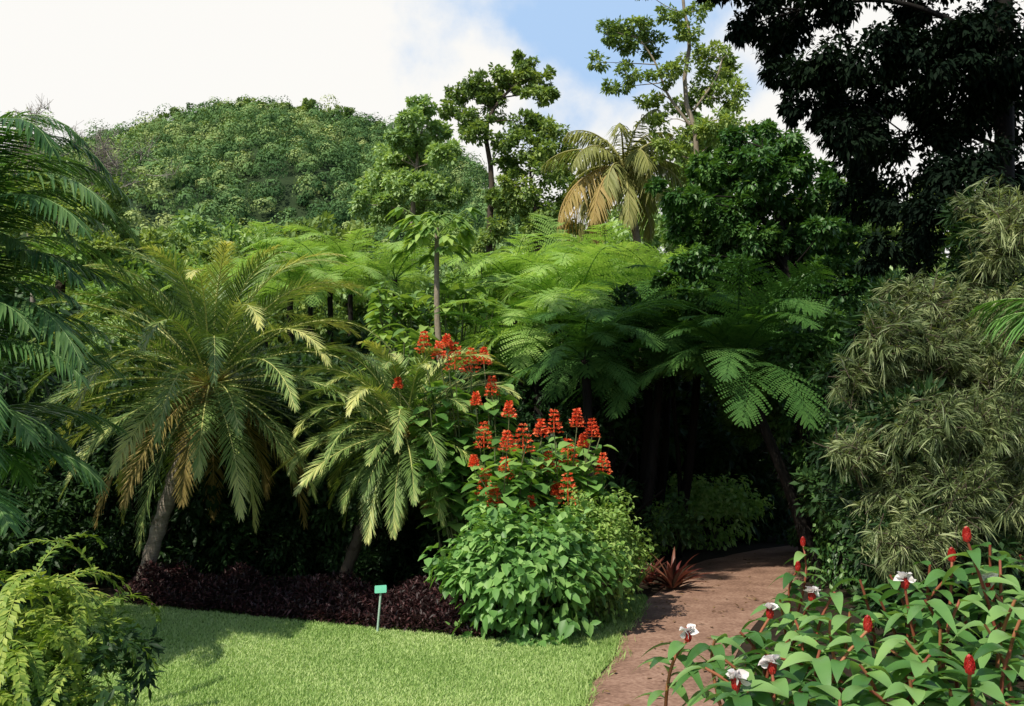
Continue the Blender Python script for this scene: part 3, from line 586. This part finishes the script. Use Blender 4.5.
# plant label sign
b = at(377, 626, 9.72); b[2] = 0; t = thing('plant_sign', 'small green plant label on a stake at the edge of the lawn', 'sign', b)
tp = b+np.array([.035, 0, .42])
g = MB(); tube(g, [b-Z*.05, tp], [.012, .012], 8); g.build('stake', M['signpost'], t)
g = MB(); ax = np.array([1, 0, .06]); up = np.array([-.05, .35, .93]); nn = nrm(np.cross(ax, up)); c = tp+Z*.03+nn*.016
pts = []
for d in (.006, -.006):
    for a, q in ((-1, -.8), (-.9, -1), (.9, -1), (1, -.8), (1, .8), (.9, 1), (-.9, 1), (-1, .8)): pts.append(c+ax*a*.062+up*q*.04+nn*d)
g.add(pts, [list(range(8)), list(range(15, 7, -1))], .5); g.add(pts, [[i_, 8+i_, 8+(i_+1) % 8, (i_+1) % 8] for i_ in range(8)], .5); g.build('plate', M['sign'], t)

# bromeliads beside the path
def rosette(label, px, Y, n, L, W, mat, elr=(.4, 1.3), name='bromeliad', cat='plant', group=None):
    b = ground(px, Y); t = thing(name, label, cat, b, group); g = MB(); az = np.arange(n)*2.4; el = rng.uniform(*elr, n)
    D = np.stack([np.cos(el)*np.cos(az), np.cos(el)*np.sin(az), np.sin(el)], 1); leaf(g, b+D*.03+Z*.02, D, np.tile(Z, (n, 1))+D*.01, L*(.7+.5*rnd(n)), W, 5, .35, .25, rnd(n), prof_strap); g.build('leaves', mat, t); return t
rosette('reddish spiky rosette plant at the left edge of the path', 668, 12.6, 44, .74, .065, M['bromel'])
rosette('smaller dark red rosette plant beside the fine leaved bush', 645, 12.9, 34, .62, .055, M['bromel'], (.6, 1.45))
rosette('upright tuft of olive strap leaves behind the fine leaved bush', 630, 12.2, 40, .75, .03, M['pagoda'], (.9, 1.5), 'strap_leaf_plant')

# ------------------------------------------------------------------ shady thicket
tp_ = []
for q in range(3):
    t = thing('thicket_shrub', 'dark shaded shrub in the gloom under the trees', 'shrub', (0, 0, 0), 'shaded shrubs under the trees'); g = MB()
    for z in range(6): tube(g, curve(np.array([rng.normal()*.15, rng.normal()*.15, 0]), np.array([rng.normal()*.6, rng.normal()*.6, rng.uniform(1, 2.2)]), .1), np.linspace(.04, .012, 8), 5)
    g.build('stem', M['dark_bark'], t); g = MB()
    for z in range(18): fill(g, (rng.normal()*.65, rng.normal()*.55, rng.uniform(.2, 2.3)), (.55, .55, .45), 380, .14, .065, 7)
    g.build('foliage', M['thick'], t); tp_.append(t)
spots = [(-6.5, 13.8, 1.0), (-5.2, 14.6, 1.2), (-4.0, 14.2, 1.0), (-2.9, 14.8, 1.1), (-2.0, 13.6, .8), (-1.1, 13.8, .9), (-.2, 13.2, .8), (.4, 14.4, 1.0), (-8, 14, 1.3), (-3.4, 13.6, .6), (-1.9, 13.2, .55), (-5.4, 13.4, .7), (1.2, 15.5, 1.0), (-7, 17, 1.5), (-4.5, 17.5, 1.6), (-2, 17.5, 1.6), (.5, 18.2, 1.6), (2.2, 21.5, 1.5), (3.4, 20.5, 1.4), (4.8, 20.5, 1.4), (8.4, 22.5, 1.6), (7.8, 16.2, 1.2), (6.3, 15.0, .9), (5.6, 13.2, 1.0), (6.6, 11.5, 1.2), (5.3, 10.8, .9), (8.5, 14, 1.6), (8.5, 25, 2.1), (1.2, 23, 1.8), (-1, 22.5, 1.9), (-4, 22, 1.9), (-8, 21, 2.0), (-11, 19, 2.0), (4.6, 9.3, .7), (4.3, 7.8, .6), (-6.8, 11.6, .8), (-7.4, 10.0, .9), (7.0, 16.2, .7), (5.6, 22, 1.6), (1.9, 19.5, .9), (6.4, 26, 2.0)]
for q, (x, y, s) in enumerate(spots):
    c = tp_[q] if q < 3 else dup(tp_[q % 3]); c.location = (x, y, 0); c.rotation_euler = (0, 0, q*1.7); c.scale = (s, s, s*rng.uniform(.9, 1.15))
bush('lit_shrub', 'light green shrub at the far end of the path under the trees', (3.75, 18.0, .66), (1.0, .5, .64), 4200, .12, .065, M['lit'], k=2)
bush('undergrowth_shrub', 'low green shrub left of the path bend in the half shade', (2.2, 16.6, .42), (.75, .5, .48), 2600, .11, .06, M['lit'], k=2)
# dark upright trunks in the grove
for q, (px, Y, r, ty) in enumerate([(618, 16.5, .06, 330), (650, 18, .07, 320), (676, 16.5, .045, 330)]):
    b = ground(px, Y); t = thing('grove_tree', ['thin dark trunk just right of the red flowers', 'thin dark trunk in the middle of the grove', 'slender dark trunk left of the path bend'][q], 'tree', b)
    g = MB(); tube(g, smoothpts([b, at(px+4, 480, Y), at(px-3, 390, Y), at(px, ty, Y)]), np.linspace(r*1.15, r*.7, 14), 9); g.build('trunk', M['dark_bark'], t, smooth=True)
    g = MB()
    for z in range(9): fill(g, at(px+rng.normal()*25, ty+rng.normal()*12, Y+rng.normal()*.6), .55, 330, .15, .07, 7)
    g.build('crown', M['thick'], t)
# ivy trunk
Y = 13.0; b = ground(838, Y); t = thing('ivy_clad_tree', 'tree trunk cloaked in small leaved climbing vine right of the path', 'tree', b)
g = MB(); pts = smoothpts([b, at(840, 480, Y), at(834, 400, Y), at(838, 340, Y)]); tube(g, pts, np.linspace(.18, .12, 14), 10); g.build('trunk', M['dark_bark'], t, smooth=True)
g = MB(); n = 6500; a = rnd(n); u = nrm(rdir(n)*[1, 1, .3]); P = ip(a, np.linspace(0, 1, 14), pts)+u*(.15+.42*rnd(n)*(.25+np.abs(np.sin(a*9+u[:, 0]*2))))[:, None]
leaf(g, P, nrm(u*.4-Z+rdir(n)*.8), nrm(u+Z*.4+rdir(n)*.5), .05+.05*rnd(n), .03+.03*rnd(n), 2, .1, .12, rnd(n)**1.3); g.build('vine', M['glossy'], t)
g = MB()
for z in range(8): fill(g, at(840+rng.normal()*20, 345+rng.normal()*22, Y), .45, 420, .12, .065, 6)
g.build('crown', M['glossy'], t)

# ------------------------------------------------------------------ overhanging tree, shade put into its leaf colour, upper right
dc = [(880, 50, 34), (930, 20, 45), (975, 50, 45), (840, 60, 32), (800, 30, 30), (765, 20, 26), (740, 28, 16), (860, 100, 36), (905, 90, 42), (950, 110, 45), (995, 120, 45), (830, 120, 28), (875, 150, 36), (920, 160, 42), (970, 180, 42), (860, 195, 28), (900, 215, 32), (940, 225, 34), (985, 235, 32), (880, 255, 22), (920, 265, 22), (790, 70, 26), (800, 105, 20), (1020, 60, 45), (850, -20, 45), (910, -50, 50), (970, -40, 50), (790, -25, 40), (730, -20, 30), (1030, -60, 50), (890, -120, 60), (820, -110, 55), (960, -130, 60), (815, 75, 28), (780, 50, 24), (855, 130, 30), (990, 20, 36), (940, 60, 40), (1010, 170, 36), (1015, 215, 30)]
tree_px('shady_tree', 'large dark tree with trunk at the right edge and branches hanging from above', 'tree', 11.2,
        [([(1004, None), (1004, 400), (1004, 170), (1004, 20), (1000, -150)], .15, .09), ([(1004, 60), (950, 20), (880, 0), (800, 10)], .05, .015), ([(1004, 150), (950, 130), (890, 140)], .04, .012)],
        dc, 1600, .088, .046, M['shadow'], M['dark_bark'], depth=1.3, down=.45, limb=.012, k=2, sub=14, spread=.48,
        extra=[(-2.6, 8.2, 10.4, 1.0), (-1.4, 9.2, 10.2, 1.0), (-2.2, 9.8, 10.6, .9), (-.6, 8.2, 10.4, .9), (.4, 9.4, 10.0, .9), (-.7, 10.3, 10.3, .9), (-1.6, 10.7, 10.5, .8), (.2, 8.3, 10.2, .8), (-2.9, 6.9, 10.3, .7)])  # unseen overhead clumps, added to shade the path and grove

# ------------------------------------------------------------------ narrow leaved shrubs on the right
def needle(label, px, Y, lobes, ntuft):
    b = ground(px, Y); t = thing('narrow_leaved_tree', label, 'tree', b); g = MB(); gs = MB(); dk = MB()
    tot = sum(l[2]**2 for l in lobes)
    for (x, y, r) in lobes:
        c = at(x, y, Y+rng.uniform(-.35, .3)); Rm = .96*r*Y/F; tube(gs, curve(b+np.array([0, .5, 0]), c+np.array([0, .25, 0]), .1, 8), np.linspace(.04, .012, 8), 6)
        lobe = rng.uniform(-.12, .14)
        for q in range(int(ntuft*r*r/tot)):
            u = nrm(rng.normal(size=3)*[1, 1, .9]-[0, .35, -.2]); tip = c+u*Rm*rng.uniform(.35, 1.15)*np.array([1.05, 1, .95]); ax = nrm(u*.9+Z*.25+rng.normal(size=3)*.5)
            sl_ = rng.uniform(.14, .34); tube(gs, [tip-ax*sl_, tip], [.005, .003], 4)
            m = 26; a = rnd(m)**.7; az = rng.uniform(0, 2*PI, m); e1 = nrm(np.cross(ax, [.3, .2, 1])); e2 = np.cross(ax, e1)
            rd = np.cos(az)[:, None]*e1+np.sin(az)[:, None]*e2; D = nrm(rd*(.85-.4*a)[:, None]+ax*(.45+.7*a)[:, None])
            leaf(g, tip-ax*sl_+ax*(sl_*a)[:, None], D, ax+rd*.1, .112*(.6+.75*rnd(m)), .0088, 3, .4, .05, np.clip(lobe+rng.uniform(.0, .42)+.5*rnd(m), 0, 1))
        fill(dk, c+np.array([0, .28, 0]), Rm*.95, 420, .14, .03, 8, cb=0)  # dark infill leaves stand in for shade inside the lobe
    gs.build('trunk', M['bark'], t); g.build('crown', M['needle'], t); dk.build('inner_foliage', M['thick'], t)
needle('tall olive green narrow leaved tree at the right edge, upper of the pair', 975, 8.1, [(985, 205, 30), (1015, 225, 40), (998, 260, 34), (925, 305, 36), (970, 300, 40), (885, 335, 34), (930, 350, 40), (980, 345, 42), (1015, 315, 40), (855, 380, 26), (900, 290, 20), (885, 375, 32), (945, 385, 36), (1000, 385, 38)], 1250)
needle('bushy olive green narrow leaved shrub below, in front of the darker trees', 945, 7.5, [(880, 430, 36), (928, 425, 42), (975, 430, 44), (1015, 435, 42), (856, 450, 26), (905, 478, 40), (955, 490, 44), (1000, 500, 44), (925, 530, 38), (970, 545, 38), (1010, 550, 38), (885, 505, 32), (900, 550, 30)], 1150)
# palm fronds coming in from the right
b = np.array([4.55, 6.7, 0]); t = thing('edge_palm', 'palm reaching in from the right edge with hanging bright green leaflets', 'palm', b)
g = MB(); tp = b+Z*2.6; tube(g, smoothpts([b, b+Z*1.2+np.array([.05, 0, 0]), tp]), np.linspace(.07, .05, 14), 8); g.build('trunk', M['palm_bark'], t, smooth=True)
for (az, el, L, bd) in [(2.9, .9, 1.0, 1.4), (3.4, .6, .9, 1.3), (2.3, 1.0, 1.2, 1.3), (4.0, .8, 1.1, 1.4), (5.2, .9, 1.2, 1.3), (.5, .9, 1.2, 1.3)]:
    g = MB(); frond(g, tp, az, el, L, bd, 26, .4, .028, -.3, .15, 1.0, .4, .5, .3, 3, .012, .3, .4); g.build('frond', M['bush'], t)

# ------------------------------------------------------------------ spiral ginger in the right foreground
def ginger(label, px, py, Y, kind, nl=15, bpx=None, s=1.0, group=None):
    tip = at(px, py, Y); b = ground(bpx if bpx is not None else px+rng.normal()*30, Y+rng.normal()*.1+.15); b[2] = 0
    t = thing('spiral_ginger', label, 'plant', b, group); gs = MB()
    c = curve(b, tip, .14, 12, np.array([rng.normal()*.09, rng.normal()*.07, 0])); tube(gs, c, np.linspace(.013, .008, 12), 6, rnd(1)[0]); gs.build('stem', M['red_stem'], t, smooth=True)
    g = MB(); nl = int(nl*1.12); a = np.linspace(.35, .985 if kind is None else .93, nl); P = ip(a, np.linspace(0, 1, 12), c); az = np.arange(nl)*1.25+rnd(1)[0]*6.3
    D = np.stack([np.cos(az), np.sin(az), .55-.35*rnd(nl)], 1)
    leaf(g, P, D, np.tile(Z, (nl, 1))+rdir(nl)*.3, s*.29*(.6+.6*rnd(nl))*(1.08-.3*a), s*.088*(.8+.4*rnd(nl)), 6, .4+.5*rnd(nl), .15, np.clip(rnd(nl), 0, 1)); g.build('foliage', M['costus'], t, smooth=True)
    if kind:
        s = s*.72
        h = MB(); th = np.linspace(0, 1, 9); tube(h, [tip+Z*(.10*s*x-.01) for x in th], [.027*s*math.sin(PI*min(1, .18+.8*x))+.001 for x in th], 9, .4)
        m = 46; q = np.arange(m)/m; aa = np.arange(m)*2.4; rd = np.stack([np.cos(aa), np.sin(aa), 0*aa], 1); rr = .026*s*np.sin(PI*np.minimum(1, .2+.76*q))
        leaf(h, tip+rd*rr[:, None]*.75+Z*(.095*s*q-.012)[:, None], rd*.35+Z, rd, .036*s, .03*s, 3, 0, .2, .2+.7*rnd(m)); hc = h.build('flower_cone', M['cone'], t, smooth=True)
        if kind == 'w':
            f = MB(); m = 11; aa = rng.uniform(-3.2, .3, m); D = np.stack([np.cos(aa), np.sin(aa), .15+1.4*rnd(m)], 1)
            leaf(f, tip+Z*.055*s+nrm(D)*.012, D, rdir(m)*.6+np.stack([np.cos(aa), np.sin(aa), 0*aa], 1)*-1, .088*s*(.8+.4*rnd(m)), .08*s, 4, .3, .25, rnd(m)); f.build('petals', M['petal'], hc, smooth=True)
    return t
ginger('ginger stem with white flower at the left edge of the clump by the path', 688, 640, 5.6, 'w', 11)
ginger('ginger stem with two toned white flower above the middle of the path', 770, 617, 5.9, 'w', 12)
ginger('ginger stem with white flower and red cone left of the clump centre', 812, 600, 5.8, 'w', 13)
ginger('ginger stem with large white flower in the upper middle of the clump', 905, 587, 5.5, 'w', 14)
ginger('tallest ginger stem with upright red cone at the upper right', 967, 540, 5.3, 'c', 13)
ginger('ginger stem with white flower close to the right edge', 990, 588, 5.4, 'w', 12)
ginger('ginger stem with plain red cone in the middle of the clump', 868, 630, 5.0, 'c', 14)
ginger('ginger stem with bright red cone low at the bottom right', 970, 672, 4.3, 'c', 12)
ginger('ginger stem with small white flower at the bottom of the clump', 772, 672, 4.7, 'w', 12)
ginger('ginger stem with white flower at the bottom left of the clump', 736, 688, 4.6, 'w', 12)
ginger('ginger stem with red cone below the upper white flower', 952, 560, 5.7, 'c', 12)
for (px, py, Y) in [(715, 640, 5.5), (740, 632, 5.7), (790, 640, 5.4), (835, 592, 5.8), (850, 612, 5.5), (880, 600, 5.7), (925, 600, 5.2), (945, 580, 5.6), (1000, 560, 5.5), (1015, 600, 5.0), (905, 640, 4.9), (940, 630, 5.0), (985, 625, 4.8), (820, 650, 5.0), (860, 665, 4.7), (1010, 650, 4.5), (765, 655, 5.1), (705, 668, 5.0), (910, 680, 4.5), (800, 690, 4.6), (885, 645, 5.0), (960, 600, 5.2), (1000, 700, 4.3), (840, 700, 4.4), (930, 655, 4.7), (860, 580, 6.0), (890, 575, 6.1), (930, 565, 6.0), (975, 568, 5.7), (1020, 555, 5.6), (830, 620, 5.4), (795, 620, 5.7), (750, 690, 4.7), (870, 690, 4.5), (950, 690, 4.4), (1020, 620, 4.7), (725, 660, 5.2), (780, 600, 6.0), (990, 545, 5.6)]:
    ginger('leafy ginger stem without a flower in the foreground clump', px, py, Y, None, 14, group='flowerless ginger stems in the foreground clump')
ginger('small ginger with red cone in the shade by the path, upper one', 803, 545, 8.6, 'c', 9)
ginger('small ginger with red cone in the shade by the path, lower one', 798, 570, 8.2, 'c', 9)
